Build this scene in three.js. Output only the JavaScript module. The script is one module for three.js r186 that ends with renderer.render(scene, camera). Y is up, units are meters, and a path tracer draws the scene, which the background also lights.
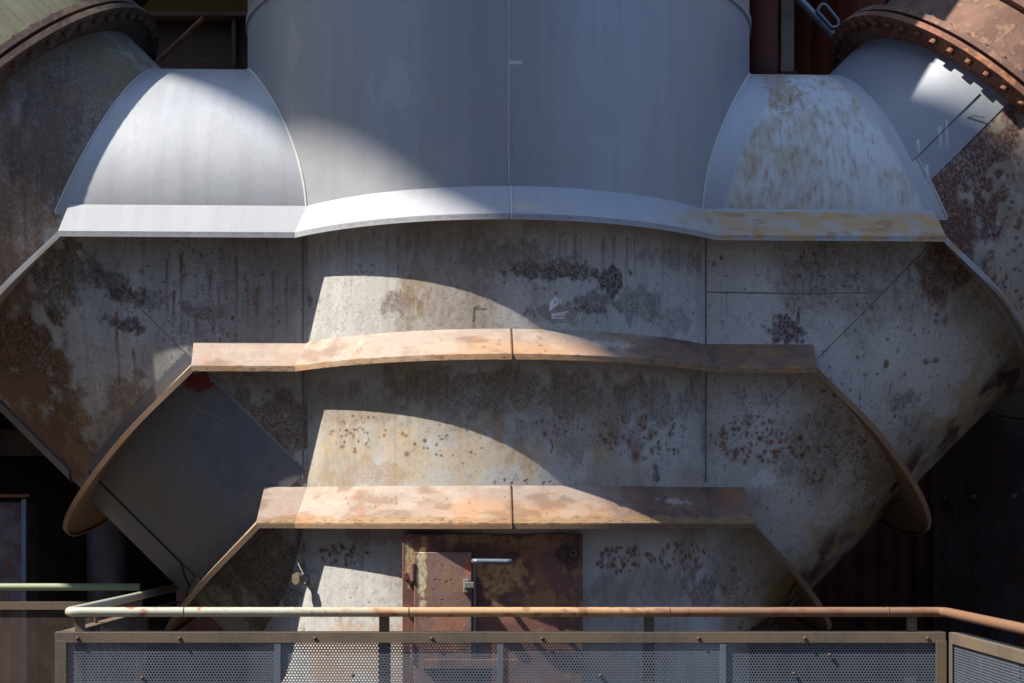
import * as THREE from 'three';
import { mergeGeometries } from 'three/addons/utils/BufferGeometryUtils.js';
import { RoundedBoxGeometry } from 'three/addons/geometries/RoundedBoxGeometry.js';

// ------------------------------------------------------------------ camera, sky, sun, exposure
const E = 1.6;                                  // eye height above the platform; the vessel is measured from eye level
const scene = new THREE.Scene();
const camera = new THREE.PerspectiveCamera(23.46, 1024 / 683, 0.1, 400);
camera.position.set(0, E, 10.2);
camera.lookAt(0, E, 0);
camera.setViewOffset(1024, 683, 13.5, -173.5, 1024, 683);   // level camera with a raised lens
camera.updateProjectionMatrix();

const YAW = 2 * Math.PI / 180, turned = new THREE.Vector3(0, 1, 0);     // the vessel stands slightly turned to the camera
const SUN = new THREE.Vector3(-0.954, 1.25, 0.301).normalize().applyAxisAngle(turned, YAW);
const sun = new THREE.DirectionalLight(new THREE.Color(1.0, 0.92, 0.81), 5);
sun.position.copy(SUN).multiplyScalar(60);
sun.castShadow = true;
Object.assign(sun.shadow.camera, { left: -14, right: 14, top: 14, bottom: -14, near: 1, far: 140 });
sun.shadow.mapSize.set(4096, 4096);
scene.add(sun); scene.add(sun.target);
const renderer = new THREE.WebGLRenderer({ antialias: true });
renderer.setSize(1024, 683);
renderer.toneMapping = THREE.LinearToneMapping;
renderer.toneMappingExposure = 1.95;
renderer.shadowMap.enabled = true;

// ------------------------------------------------------------------ noise and weathered surfaces
let seed = 7;
const rnd = () => { seed = (seed * 1664525 + 1013904223) >>> 0; return seed / 4294967296; };
const rr = (a, b) => a + (b - a) * rnd();
const PERM = new Uint8Array(512), VAL = new Float32Array(256);
{
  const p = [...Array(256).keys()];
  for (let i = 255; i > 0; i--) { const j = Math.floor(rnd() * (i + 1)); [p[i], p[j]] = [p[j], p[i]]; }
  for (let i = 0; i < 512; i++) PERM[i] = p[i & 255];
  for (let i = 0; i < 256; i++) VAL[i] = rnd();
}
function noise(x, y) {
  const xi = Math.floor(x), yi = Math.floor(y), fx = x - xi, fy = y - yi;
  const u = fx * fx * (3 - 2 * fx), v = fy * fy * (3 - 2 * fy);
  const X = xi & 255, Y = yi & 255, a = PERM[X] + Y, b = PERM[(X + 1) & 255] + Y;
  const n00 = VAL[PERM[a & 511]], n10 = VAL[PERM[b & 511]], n01 = VAL[PERM[(a + 1) & 511]], n11 = VAL[PERM[(b + 1) & 511]];
  return n00 + (n10 - n00) * u + (n01 - n00) * v + (n00 - n10 - n01 + n11) * u * v;
}
function fbm(x, y, o = 4) {
  let s = 0, a = 0.5, t = 0;
  for (let i = 0; i < o; i++) { s += a * noise(x, y); t += a; x = x * 2.03 + 17.1; y = y * 2.03 + 9.7; a *= 0.5; }
  return s / t;
}
const sm = (a, b, x) => { const t = Math.min(1, Math.max(0, (x - a) / (b - a))); return t * t * (3 - 2 * t); };
const toS = new Uint8Array(4097);
for (let i = 0; i <= 4096; i++) { const c = i / 4096; toS[i] = Math.round(255 * (c <= 0.0031308 ? 12.92 * c : 1.055 * Math.pow(c, 1 / 2.4) - 0.055)); }
const s2l = (c) => (c <= 0.04045 ? c / 12.92 : Math.pow((c + 0.055) / 1.055, 2.4));
const C = (r, g, b) => [s2l(r / 255), s2l(g / 255), s2l(b / 255)];    // base colours given as sRGB

// bright sky with thin broken cloud, blue overhead and pale towards the horizon
{
  const w = 512, h = 256, d = new Float32Array(w * h * 4), L = 0.5;
  for (let j = 0; j < h; j++) for (let i = 0; i < w; i++) {
    const az = ((i + 0.5) / w - 0.5) * 2 * Math.PI, el = ((j + 0.5) / h - 0.5) * Math.PI, c = Math.cos(el), x = c * Math.cos(az), y = Math.sin(el), z = c * Math.sin(az);
    const up = Math.max(0, y), t = Math.pow(1 - up, 2.2), mu = x * SUN.x + y * SUN.y + z * SUN.z;
    const cl = y > 0 ? sm(0.42, 0.72, fbm(x / (y + 0.35) * 1.6 + 9, z / (y + 0.35) * 1.6 + 4, 5)) * 0.22 : 0, glow = 1.1 * Math.pow(Math.max(0, mu), 24) + 0.22 * Math.pow(Math.max(0, mu), 4);
    const blue = [0.2, 0.5, 1.15], pale = [0.44, 0.8, 1.28], white = [1.7, 1.68, 1.64], n = (j * w + i) * 4;
    for (let q = 0; q < 3; q++) { let v = blue[q] + (pale[q] - blue[q]) * t; v += (white[q] - v) * cl; v += glow * [1.1, 1.0, 0.86][q]; d[n + q] = L * (y > -0.02 ? v : 0.25 * v); }
    d[n + 3] = 1;
  }
  const t = new THREE.DataTexture(d, w, h, THREE.RGBAFormat, THREE.FloatType); t.mapping = THREE.EquirectangularReflectionMapping; t.magFilter = t.minFilter = THREE.LinearFilter; t.needsUpdate = true;
  scene.background = t; scene.environment = t;
}

// a surface painted in metres: colour, roughness and relief
const HALO = C(140, 106, 78);
class Coat {
  constructor(u0, u1, v0, v1, ppm) {
    Object.assign(this, { u0, v0, ppm, w: Math.max(4, Math.round((u1 - u0) * ppm)), h: Math.max(4, Math.round((v1 - v0) * ppm)), u1, v1 });
    const n = this.w * this.h;
    this.c = new Float32Array(n * 3); this.k = new Float32Array(n).fill(0.7); this.z = new Float32Array(n).fill(0.5);
  }
  each(fn, a = this.u0, b = this.u1, c = this.v0, d = this.v1) {
    const { w, h, ppm } = this;
    const i0 = Math.max(0, Math.floor((a - this.u0) * ppm)), i1 = Math.min(w, Math.ceil((b - this.u0) * ppm));
    const j0 = Math.max(0, Math.floor((c - this.v0) * ppm)), j1 = Math.min(h, Math.ceil((d - this.v0) * ppm));
    for (let j = j0; j < j1; j++) for (let i = i0; i < i1; i++) fn(this.u0 + (i + 0.5) / ppm, this.v0 + (j + 0.5) / ppm, j * w + i);
    return this;
  }
  mix(n, col, a, k, z) {
    if (a <= 0) return; if (a > 1) a = 1;
    const c = this.c;
    for (let q = 0; q < 3; q++) c[n * 3 + q] += (col[q] - c[n * 3 + q]) * a;
    if (k !== undefined) this.k[n] += (k - this.k[n]) * a;
    if (z !== undefined) this.z[n] += (z - this.z[n]) * a;
  }
  // old coat of paint: uneven tone, grain, run marks, small rust specks
  paint(col, { tone = 0.12, runs = 0.1, grain = 0.08, speck = 0.35, film = 0, filmCol = C(120, 98, 72), k = 0.62, scale = 1, off = 0, dent = 0 } = {}) {
    const sp = C(70, 48, 38);
    return this.each((u, v, n) => {
      const U = u * scale + off, V = v * scale + off * 0.7;
      let f = 1 + tone * 2 * (fbm(U * 1.7, V * 1.7, 4) - 0.5) + runs * 2 * (fbm(U * 22, V * 1.6, 3) - 0.5) + grain * 2 * (noise(u * 95 + off, v * 95) - 0.5) + grain * (noise(u * 230, v * 230 + off) - 0.5);
      for (let q = 0; q < 3; q++) this.c[n * 3 + q] = col[q] * f;
      this.k[n] = k + 0.12 * (fbm(U * 6, V * 6, 3) - 0.5); this.z[n] = 0.5 + 0.15 * (fbm(u * 30, v * 30, 2) - 0.5) + dent * (fbm(u * 3.1 + off, v * 2.3, 2) - 0.5);
      if (film) this.mix(n, filmCol, film * sm(0.42, 0.68, fbm(U * 2.6 + 31, V * 2.2 + 5, 5)) * (0.6 + 0.5 * noise(u * 60, v * 25)), 0.8);
      if (speck) { const z2 = 0.5 * (fbm(U * 2.2, V * 2.2 + 40, 4) - 0.5), s = fbm(u * 75 + off, v * 75 + 3, 2) + z2; this.mix(n, sp, speck * 0.8 * sm(0.7, 0.84, s), 0.92, 0.35); this.mix(n, sp, speck * 0.35 * sm(0.58, 0.8, fbm(u * 28, v * 24 + off, 5) + z2), 0.9); }
    });
  }
  // bare rust: mottled browns
  rust(a, b, c, { scale = 1, off = 0, runs = 0.35 } = {}) {
    return this.each((u, v, n) => {
      const m = fbm(u * 3.1 * scale + off, v * 3.1 * scale, 5), t = fbm(u * 13 * scale, v * 13 * scale + off, 4), r = fbm(u * 26 + off, v * 2.4, 3);
      for (let q = 0; q < 3; q++) this.c[n * 3 + q] = a[q];
      this.mix(n, b, sm(0.35, 0.65, m + 0.3 * (t - 0.5)));
      this.mix(n, c, sm(0.52, 0.75, t + runs * (r - 0.5)) * 0.8);
      const g = 0.9 + 0.22 * (noise(u * 120, v * 120) - 0.5) + 0.1;
      for (let q = 0; q < 3; q++) this.c[n * 3 + q] *= g;
      this.k[n] = 0.82 + 0.1 * t; this.z[n] = 0.35 + 0.4 * t;
    });
  }
  blot(x, y, rx, ry, col, s = 0.8, rag = 0.5, f = 9, k = 0.88) {
    return this.each((u, v, n) => {
      const d = Math.hypot((u - x) / rx, (v - y) / ry) / 1.3 + rag * 2 * (fbm(u * f + x * 7, v * f * 0.8 + y * 5, 4) - 0.5);
      if (d > 1.6) return;
      this.mix(n, col, s * sm(0.46, 0.72, sm(1.5, 0.1, d) * 0.72 + 0.85 * (fbm(u * f * 3.1 + 4, v * f * 2.3, 6) - 0.34)) * (0.45 + 0.85 * noise(u * 140, v * 95)), k, 0.4);
    }, x - rx * 2.2, x + rx * 2.2, y - ry * 2.2, y + ry * 2.2);
  }
  run(x, y, len, w, col, s = 0.7) {          // rust run-off below a point, as long as the mark in the photograph
    return this.each((u, v, n) => {
      const t = (y - v) / len; if (t < 0 || t > 1) return;
      const d = Math.abs(u - x - 0.007 * (noise(v * 9 + x * 31, x * 17) - 0.5)) / (w * (0.45 + 0.75 * noise(v * 12 + x * 91, 3.3)) * (1 - 0.45 * t));
      this.mix(n, col, s * sm(1.3, 0, d) * Math.pow(1 - t, 0.7) * sm(0, 0.04, t) * (0.1 + 1.1 * fbm(u * 150, v * 22 + x * 50, 4)), 0.85);
    }, x - w * 2 - 0.01, x + w * 2 + 0.01, y - len, y);
  }
  dots(x, y, rx, ry, n, r0, r1, col, s = 0.85) {
    for (let i = 0; i < n; i++) {
      const a = rr(0, 6.283), q = Math.sqrt(rnd()), px = x + rx * q * Math.cos(a), py = y + ry * q * Math.sin(a), r = rr(r0, r1) * rr(0.45, 0.85), e = rr(0.7, 1.4);
      const halo = rr(0.15, 0.5), deep = s * rr(0.55, 1);
      this.each((u, v, m) => { const d = Math.hypot((u - px) * e, (v - py) / e) / r + 0.7 * (noise(u * 130, v * 130) - 0.5); this.mix(m, HALO, halo * sm(2.6, 0.9, d), 0.9); this.mix(m, col, deep * sm(1.3, 0.5, d), 0.95, 0.15); }, px - 3 * r, px + 3 * r, py - 3 * r, py + 3 * r);
    }
    return this;
  }
  line(pts, w, col, s = 0.9) {
    for (let i = 0; i + 1 < pts.length; i++) {
      const [ax, ay] = pts[i], [bx, by] = pts[i + 1], L = Math.max(1e-9, (bx - ax) ** 2 + (by - ay) ** 2);
      this.each((u, v, n) => {
        const t = Math.min(1, Math.max(0, ((u - ax) * (bx - ax) + (v - ay) * (by - ay)) / L)), d = Math.hypot(u - ax - t * (bx - ax), v - ay - t * (by - ay));
        this.mix(n, col, s * sm(w, w * 0.4, d) * (0.55 + 0.6 * noise(u * 90, v * 90)));
      }, Math.min(ax, bx) - w, Math.max(ax, bx) + w, Math.min(ay, by) - w, Math.max(ay, by) + w);
    }
    return this;
  }
  material({ metalness = 0, bump = 0.004, wrap = false } = {}) {
    const { w, h } = this, A = new Uint8Array(w * h * 4), B = new Uint8Array(w * h * 4);
    for (let n = 0; n < w * h; n++) {
      for (let q = 0; q < 3; q++) A[n * 4 + q] = toS[Math.round(4096 * Math.min(1, Math.max(0, this.c[n * 3 + q])))];
      A[n * 4 + 3] = B[n * 4 + 3] = 255;
      B[n * 4] = Math.round(255 * Math.min(1, Math.max(0, this.z[n]))); B[n * 4 + 1] = Math.round(255 * Math.min(1, Math.max(0.04, this.k[n]))); B[n * 4 + 2] = 255;
    }
    const T = (d, srgb) => {
      const t = new THREE.DataTexture(d, w, h, THREE.RGBAFormat); t.magFilter = THREE.LinearFilter; t.minFilter = THREE.LinearMipmapLinearFilter; t.generateMipmaps = true;
      if (wrap) t.wrapS = t.wrapT = THREE.MirroredRepeatWrapping;
      if (srgb) t.colorSpace = THREE.SRGBColorSpace; t.needsUpdate = true; return t;
    };
    const detail = T(B, false);
    this.mat = new THREE.MeshStandardMaterial({ map: T(A, true), roughnessMap: detail, roughness: 1, bumpMap: detail, bumpScale: bump, metalness, side: THREE.DoubleSide });
    this.c = this.k = this.z = null;
    return this;
  }
  uv(u, v) { return [(u - this.u0) / (this.u1 - this.u0), (v - this.v0) / (this.v1 - this.v0)]; }
}

// ------------------------------------------------------------------ building helpers
const taken = {};
const numbered = (n) => { const k = taken[n] = (taken[n] ?? -1) + 1; return k ? `${n}_${String(k).padStart(3, '0')}` : n; };
function thing(name, label, category, pos = [0, 0, 0], group) {
  const o = new THREE.Group(); o.name = numbered(name); o.position.set(...pos); o.userData = { label, category };
  if (group) o.userData.group = group; scene.add(o); return o;
}
function part(name, g, m, parent, label) {
  const o = new THREE.Mesh(g, m); o.name = name; o.castShadow = o.receiveShadow = true; if (label) o.userData.label = label; parent.add(o); return o;
}
function sub(name, parent, label) { const o = new THREE.Group(); o.name = name; if (label) o.userData.label = label; parent.add(o); return o; }
function struct(name, g, m) { const o = new THREE.Mesh(g, m); o.name = name; o.userData.kind = 'structure'; o.castShadow = o.receiveShadow = true; scene.add(o); return o; }
// surface over a grid: fn(a, b) gives [x, y, z, u, v] for a, b in 0..1
function grid(na, nb, fn, coat) {
  const P = [], UV = [], I = [];
  for (let j = 0; j <= nb; j++) for (let i = 0; i <= na; i++) { const q = fn(i / na, j / nb); P.push(q[0], q[1], q[2]); const t = coat ? coat.uv(q[3], q[4]) : [q[3], q[4]]; UV.push(t[0], t[1]); }
  for (let j = 0; j < nb; j++) for (let i = 0; i < na; i++) { const a = j * (na + 1) + i, b = a + 1, c = a + na + 1, d = c + 1; I.push(a, b, d, a, d, c); }
  const g = new THREE.BufferGeometry(); g.setAttribute('position', new THREE.Float32BufferAttribute(P, 3)); g.setAttribute('uv', new THREE.Float32BufferAttribute(UV, 2)); g.setIndex(I); g.computeVertexNormals();
  return g;
}
// the same with one flat strip for each step of a profile, so that its edges stay crisp
function strips(na, rows, coat) {
  const list = [];
  for (let j = 0; j + 1 < rows.length; j++) list.push(grid(na, 1, (a, b) => (b < 0.5 ? rows[j] : rows[j + 1])(a), coat));
  return mergeGeometries(list);
}
const tube = (pts, r, seg = 48, rad = 8, closed = false) => new THREE.TubeGeometry(new THREE.CatmullRomCurve3(pts.map((p) => new THREE.Vector3(...p)), closed, 'catmullrom', 0.1), seg, r, rad, closed);
const box = (w, h, d, x, y, z, r = 0.003) => { const g = new RoundedBoxGeometry(w, h, d, 1, Math.min(r, w * 0.3, h * 0.3, d * 0.3)); g.translate(x, y, z); return g; };
const metric = (g, k = 1) => {   // box-mapped uv in metres
  const p = g.attributes.position, n = g.attributes.normal, uv = new Float32Array(p.count * 2);
  for (let i = 0; i < p.count; i++) {
    const ax = Math.abs(n.getX(i)), ay = Math.abs(n.getY(i)), az = Math.abs(n.getZ(i));
    const [a, b] = az >= ax && az >= ay ? [p.getX(i), p.getY(i)] : ax >= ay ? [p.getZ(i), p.getY(i)] : [p.getX(i), p.getZ(i)];
    uv[i * 2] = a * k; uv[i * 2 + 1] = b * k;
  }
  g.setAttribute('uv', new THREE.BufferAttribute(uv, 2)); return g;
};
const q2 = Math.SQRT1_2;
const R = 1.538, RP = 1.08, U = 0.609, YC = 1.63, XM = 2.49;   // shell, branch pipe, branch offset, cross pipe height, mitre
const inc = (sg, phi, s, r) => { const u = U + r * Math.sin(phi); return [sg * (s + u) * q2, E + (s - u) * q2, r * Math.cos(phi)]; };
const dev = (phi, s) => { const u = U + RP * phi; return [(s + u) * q2, (s - u) * q2]; };

// ------------------------------------------------------------------ materials
const GREY = C(176, 175, 171), RUSTD = C(74, 50, 38), DIRT = C(60, 49, 40), PURP = C(78, 58, 62), BROWN = C(112, 82, 58), TAN = C(176, 140, 108), ORANGE = C(196, 120, 58), OCHRE = C(176, 138, 78);
const ALU = C(156, 159, 163);

const coatTop = new Coat(-2.5, 2.5, 1.45, 3.1, 200).paint(ALU, { tone: 0.06, runs: 0.07, grain: 0.03, speck: 0.05, k: 0.5, film: 0.1, filmCol: C(150, 146, 138), dent: 1 });
coatTop.blot(-0.62, 2.28, 0.14, 0.13, C(176, 178, 180), 0.5, 0.25, 5, 0.4).blot(-0.83, 2.9, 0.12, 0.06, C(172, 175, 178), 0.5, 0.3, 5, 0.4).blot(-1.35, 2.6, 0.07, 0.16, C(174, 176, 178), 0.5, 0.3, 5, 0.4);
for (let y = 1.5; y < 3.1; y += 0.03) coatTop.line([[rr(-0.001, 0.001), y], [0, y + rr(0.012, 0.03)]], rr(0.004, 0.007), C(150, 140, 124), rr(0.2, 0.75));
coatTop.line([[0.006, 2.385], [0.062, 2.385]], 0.012, C(225, 222, 212), 1);
for (let i = 0; i < 30; i++) coatTop.run(rr(-1.6, 1.6), rr(1.9, 3.05), rr(0.3, 0.9), rr(0.006, 0.02), C(140, 140, 138), rr(0.1, 0.3));
coatTop.material({ metalness: 0.3, bump: 0.004 });
const coatCap = new Coat(-2.5, 2.5, 2.9, 8, 60).paint(C(158, 144, 130), { tone: 0.12, runs: 0.2, speck: 0.2, film: 0.7 }).material({ bump: 0.003 });

const coat2 = new Coat(-1.7, 1.7, 0.7, 1.62, 300).paint(GREY, { tone: 0.14, runs: 0.16, film: 0.6, off: 3 });
coat2.blot(0.57, 1.25, 0.11, 0.075, DIRT, 0.85, 0.5).blot(0.75, 1.15, 0.14, 0.1, DIRT, 0.5, 0.6).blot(0.21, 1.285, 0.24, 0.05, DIRT, 0.8, 0.7, 14).blot(0.45, 1.13, 0.12, 0.07, DIRT, 0.6, 0.6, 14)
  .blot(-0.63, 1.13, 0.17, 0.075, C(110, 94, 92), 0.75, 0.5).blot(-0.52, 1.2, 0.08, 0.14, C(128, 108, 70), 0.6, 0.6).blot(-1.2, 1.19, 0.04, 0.05, DIRT, 0.7, 0.4).blot(0.0, 1.36, 0.3, 0.08, C(116, 104, 92), 0.6, 0.6)
  .blot(1.05, 1.4, 0.3, 0.06, C(110, 96, 84), 0.5, 0.6).blot(0.3, 1.07, 0.2, 0.06, DIRT, 0.5, 0.7, 16).blot(0.95, 1.05, 0.16, 0.07, C(120, 104, 94), 0.5, 0.6);
for (const [x, y, l, w, s] of [[0.514, 1.5, 0.42, 0.02, 0.9], [0.58, 1.5, 0.36, 0.016, 0.8], [0.66, 1.5, 0.45, 0.02, 0.85], [0.71, 1.5, 0.3, 0.012, 0.8], [0.62, 1.3, 0.3, 0.014, 0.8], [0.36, 1.5, 0.2, 0.012, 0.6], [-0.98, 1.52, 0.1, 0.012, 0.9], [-0.6, 1.5, 0.45, 0.014, 0.5], [-0.66, 1.5, 0.5, 0.02, 0.4], [0.9, 1.5, 0.4, 0.016, 0.5], [1.02, 1.5, 0.3, 0.014, 0.5], [0.12, 1.45, 0.3, 0.012, 0.5], [-1.1, 1.5, 0.3, 0.03, 0.45], [0.22, 1.35, 0.24, 0.014, 0.7], [-0.3, 1.5, 0.25, 0.012, 0.45], [1.14, 1.5, 0.5, 0.014, 0.5]]) coat2.run(x, y, l, w, C(84, 68, 50), s);
coat2.run(-0.037, 1.12, 0.1, 0.014, C(190, 120, 60), 0.9).run(0.786, 1.3, 0.32, 0.01, C(178, 132, 128), 0.9).dots(-0.78, 1.32, 0.1, 0.03, 7, 0.006, 0.014, DIRT).dots(0.3, 1.24, 0.35, 0.12, 30, 0.004, 0.011, DIRT, 0.7).dots(0.9, 1.2, 0.3, 0.16, 30, 0.004, 0.009, DIRT, 0.6).dots(-0.4, 1.2, 0.6, 0.18, 20, 0.003, 0.008, RUSTD, 0.6);
for (let i = 0; i < 60; i++) { const x = rr(-1.35, 1.35); coat2.run(x, rr(1.46, 1.52), rr(0.05, 0.5) * rnd(), rr(0.004, 0.014), C(96, 74, 54), rr(0.3, 0.8)); }
coat2.line([[-0.155, 1.1], [-0.18, 1.09], [-0.185, 1.02]], 0.009, C(60, 56, 52)).line([[-0.18, 1.085], [-0.12, 1.085]], 0.007, C(60, 56, 52));
const CHALK = C(236, 230, 236);
coat2.line([[0.242, 1.105], [0.236, 1.13], [0.25, 1.147], [0.263, 1.135], [0.255, 1.11], [0.242, 1.107]], 0.008, CHALK).line([[0.218, 1.082], [0.223, 1.1], [0.228, 1.125], [0.236, 1.1], [0.22, 1.085]], 0.008, CHALK).line([[0.28, 1.146], [0.277, 1.12], [0.267, 1.119]], 0.005, CHALK, 0.7).line([[0.23, 1.06], [0.315, 1.075]], 0.006, CHALK, 0.8).line([[0.232, 1.054], [0.3, 1.06]], 0.006, CHALK, 0.7).line([[0.235, 1.042], [0.29, 1.042]], 0.006, CHALK);
coat2.material({ bump: 0.004 });

const coat3 = new Coat(-1.7, 1.7, 0.0, 0.95, 300).paint(GREY, { tone: 0.12, runs: 0.1, film: 0.65, filmCol: C(140, 120, 88), off: 11 });
coat3.blot(0, 0.66, 0.75, 0.12, C(112, 96, 76), 0.7, 0.6, 5).blot(0.4, 0.5, 0.5, 0.22, C(120, 104, 84), 0.55, 0.7, 6).blot(-0.4, 0.3, 0.6, 0.14, C(186, 158, 106), 0.45, 0.7, 6).blot(-0.75, 0.22, 0.25, 0.08, C(150, 122, 96), 0.5, 0.6, 6)
  .blot(-1.0, 0.6, 0.4, 0.12, C(118, 104, 88), 0.5, 0.6, 5).blot(0.85, 0.62, 0.35, 0.12, C(110, 92, 78), 0.6, 0.6, 6).blot(1.253, 0.225, 0.04, 0.07, PURP, 0.9, 0.4).blot(0.86, 0.225, 0.03, 0.05, PURP, 0.8, 0.5).blot(0.72, 0.42, 0.05, 0.12, C(120, 100, 110), 0.6, 0.5);
const SPOT = C(78, 52, 44);
coat3.dots(-0.85, 0.44, 0.19, 0.1, 42, 0.007, 0.014, SPOT).dots(-0.34, 0.4, 0.26, 0.09, 20, 0.007, 0.013, SPOT).dots(-0.548, 0.324, 0.002, 0.002, 1, 0.027, 0.027, SPOT).dots(0.22, 0.475, 0.2, 0.05, 18, 0.007, 0.014, SPOT).dots(0.78, 0.43, 0.32, 0.13, 85, 0.006, 0.016, SPOT).dots(0.723, 0.311, 0.01, 0.01, 1, 0.026, 0.026, SPOT).dots(0.845, 0.264, 0.01, 0.01, 1, 0.022, 0.022, SPOT).dots(0.2, 0.35, 0.9, 0.2, 40, 0.003, 0.007, SPOT, 0.7).dots(0.1, 0.17, 0.25, 0.02, 10, 0.006, 0.012, C(70, 66, 62));
for (let i = 0; i < 26; i++) coat3.run(rr(-1.3, 1.3), rr(0.55, 0.74), rr(0.12, 0.45), rr(0.008, 0.02), C(104, 84, 60), rr(0.2, 0.5));
for (let i = 0; i < 60; i++) { const x = rr(-1.35, 1.35); coat3.run(x, rr(0.7, 0.8), rr(0.05, 0.55) * rnd(), rr(0.004, 0.014), C(104, 80, 56), rr(0.3, 0.8)); }
coat3.line([[0.22, 0.4], [0.235, 0.36], [0.225, 0.33]], 0.006, DIRT);
coat3.material({ bump: 0.004 });

const coat4 = new Coat(-1.7, 1.7, -1.62, 0.15, 240).paint(GREY, { tone: 0.12, runs: 0.12, film: 0.6, off: 23 });
coat4.dots(-0.95, -0.215, 0.17, 0.06, 42, 0.008, 0.016, SPOT).dots(0.66, -0.24, 0.19, 0.07, 60, 0.008, 0.017, SPOT).dots(1.05, -0.225, 0.22, 0.09, 55, 0.008, 0.016, SPOT).dots(-0.6, -0.4, 0.4, 0.15, 14, 0.005, 0.01, BROWN).dots(0.8, -0.4, 0.5, 0.15, 20, 0.004, 0.009, SPOT, 0.7)
  .blot(1.23, -0.42, 0.17, 0.13, C(108, 84, 84), 0.8, 0.5).blot(0.8, -0.38, 0.35, 0.1, C(128, 112, 108), 0.5, 0.7).blot(-1.42, -0.3, 0.16, 0.3, C(84, 72, 60), 0.7, 0.6).blot(-1.19, -0.345, 0.07, 0.06, C(150, 132, 112), 0.7, 0.4).blot(-0.62, -0.1, 0.3, 0.06, C(120, 102, 84), 0.5, 0.6).blot(-0.8, -0.75, 0.4, 0.16, C(170, 130, 90), 0.5, 0.7);
for (let i = 0; i < 18; i++) coat4.run(rr(-1.4, 1.4), rr(-0.35, -0.1), rr(0.15, 0.4), rr(0.008, 0.018), C(104, 84, 62), rr(0.2, 0.5));
coat4.material({ bump: 0.004 });

// flanks: gusset plate and branch pipe share one developed coordinate, right side measured outwards
const coatR = new Coat(0.2, 4.3, -1.5, 3.4, 220).paint(GREY, { tone: 0.16, runs: 0.05, grain: 0.12, film: 0.6, filmCol: C(112, 98, 80), speck: 0.75, off: 41 });
coatR.dots(1.38, 0.42, 0.19, 0.14, 95, 0.008, 0.018, SPOT).dots(1.65, 0.37, 0.06, 0.07, 18, 0.01, 0.02, SPOT).dots(1.76, 0.21, 0.1, 0.05, 16, 0.01, 0.018, SPOT).dots(2.2, 0.85, 0.5, 0.4, 110, 0.004, 0.012, DIRT, 0.8).dots(1.6, 1.35, 0.5, 0.2, 40, 0.004, 0.012, DIRT, 0.8).dots(1.9, 0.05, 0.5, 0.4, 90, 0.004, 0.011, DIRT, 0.8)
  .blot(1.57, 1.03, 0.1, 0.1, PURP, 0.95, 0.35, 14).blot(2.14, 0.84, 0.025, 0.03, BROWN, 0.9).blot(2.43, 0.86, 0.06, 0.025, C(92, 78, 64), 0.9, 0.5).blot(2.3, 0.65, 0.1, 0.07, C(98, 84, 68), 0.7, 0.7).blot(1.45, 0.19, 0.1, 0.05, C(200, 204, 208), 0.7, 0.5)
  .blot(2.6, 1.9, 0.42, 0.6, C(84, 52, 46), 0.97, 0.5, 4).blot(2.45, 1.5, 0.16, 0.35, C(92, 60, 48), 0.85, 0.6, 5).blot(2.95, 1.9, 0.2, 0.4, C(150, 140, 128), 0.9, 0.9, 10).blot(3.1, 1.4, 0.4, 0.6, C(168, 160, 148), 0.9, 0.7, 9).dots(2.95, 1.7, 0.5, 0.6, 240, 0.006, 0.02, C(60, 44, 42), 0.8);
coatR.each((u, v, n) => {       // rusted underside of the branch pipe, where the paint has gone
  const t = (u - v) * q2 - U, a = sm(0.82, 1.1, t + 0.5 * (fbm(u * 4, v * 4, 5) - 0.5));
  coatR.mix(n, C(96, 78, 56), a * (0.35 + 0.8 * fbm(u * 18, v * 18, 3)), 0.9, 0.4);
  coatR.mix(n, C(150, 132, 92), 0.6 * sm(0.5, 0.62, fbm(u * 9 + 4, v * 9, 4)) * sm(0.6, 0.85, t) * sm(1.4, 1.15, t), 0.9);
  coatR.mix(n, C(70, 48, 44), sm(0.5, 0.66, fbm(u * 6 + 9, v * 6, 5)) * sm(0.86, 1.05, t), 0.9, 0.3);
});
for (let i = 0; i < 70; i++) { const x = rr(1.15, 3.0); coatR.run(x, x < 2.2 && rnd() < 0.5 ? rr(0.7, 0.8) : rr(1.2, 1.5), rr(0.08, 0.6) * rnd(), rr(0.004, 0.014), C(98, 78, 62), rr(0.3, 0.8)); }
coatR.material({ bump: 0.006 });
const coatL = new Coat(0.2, 4.3, -1.5, 3.4, 220).paint(C(156, 155, 152), { tone: 0.18, runs: 0.2, grain: 0.12, film: 0.45, filmCol: C(96, 84, 70), speck: 0.7, off: 67 });
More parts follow.
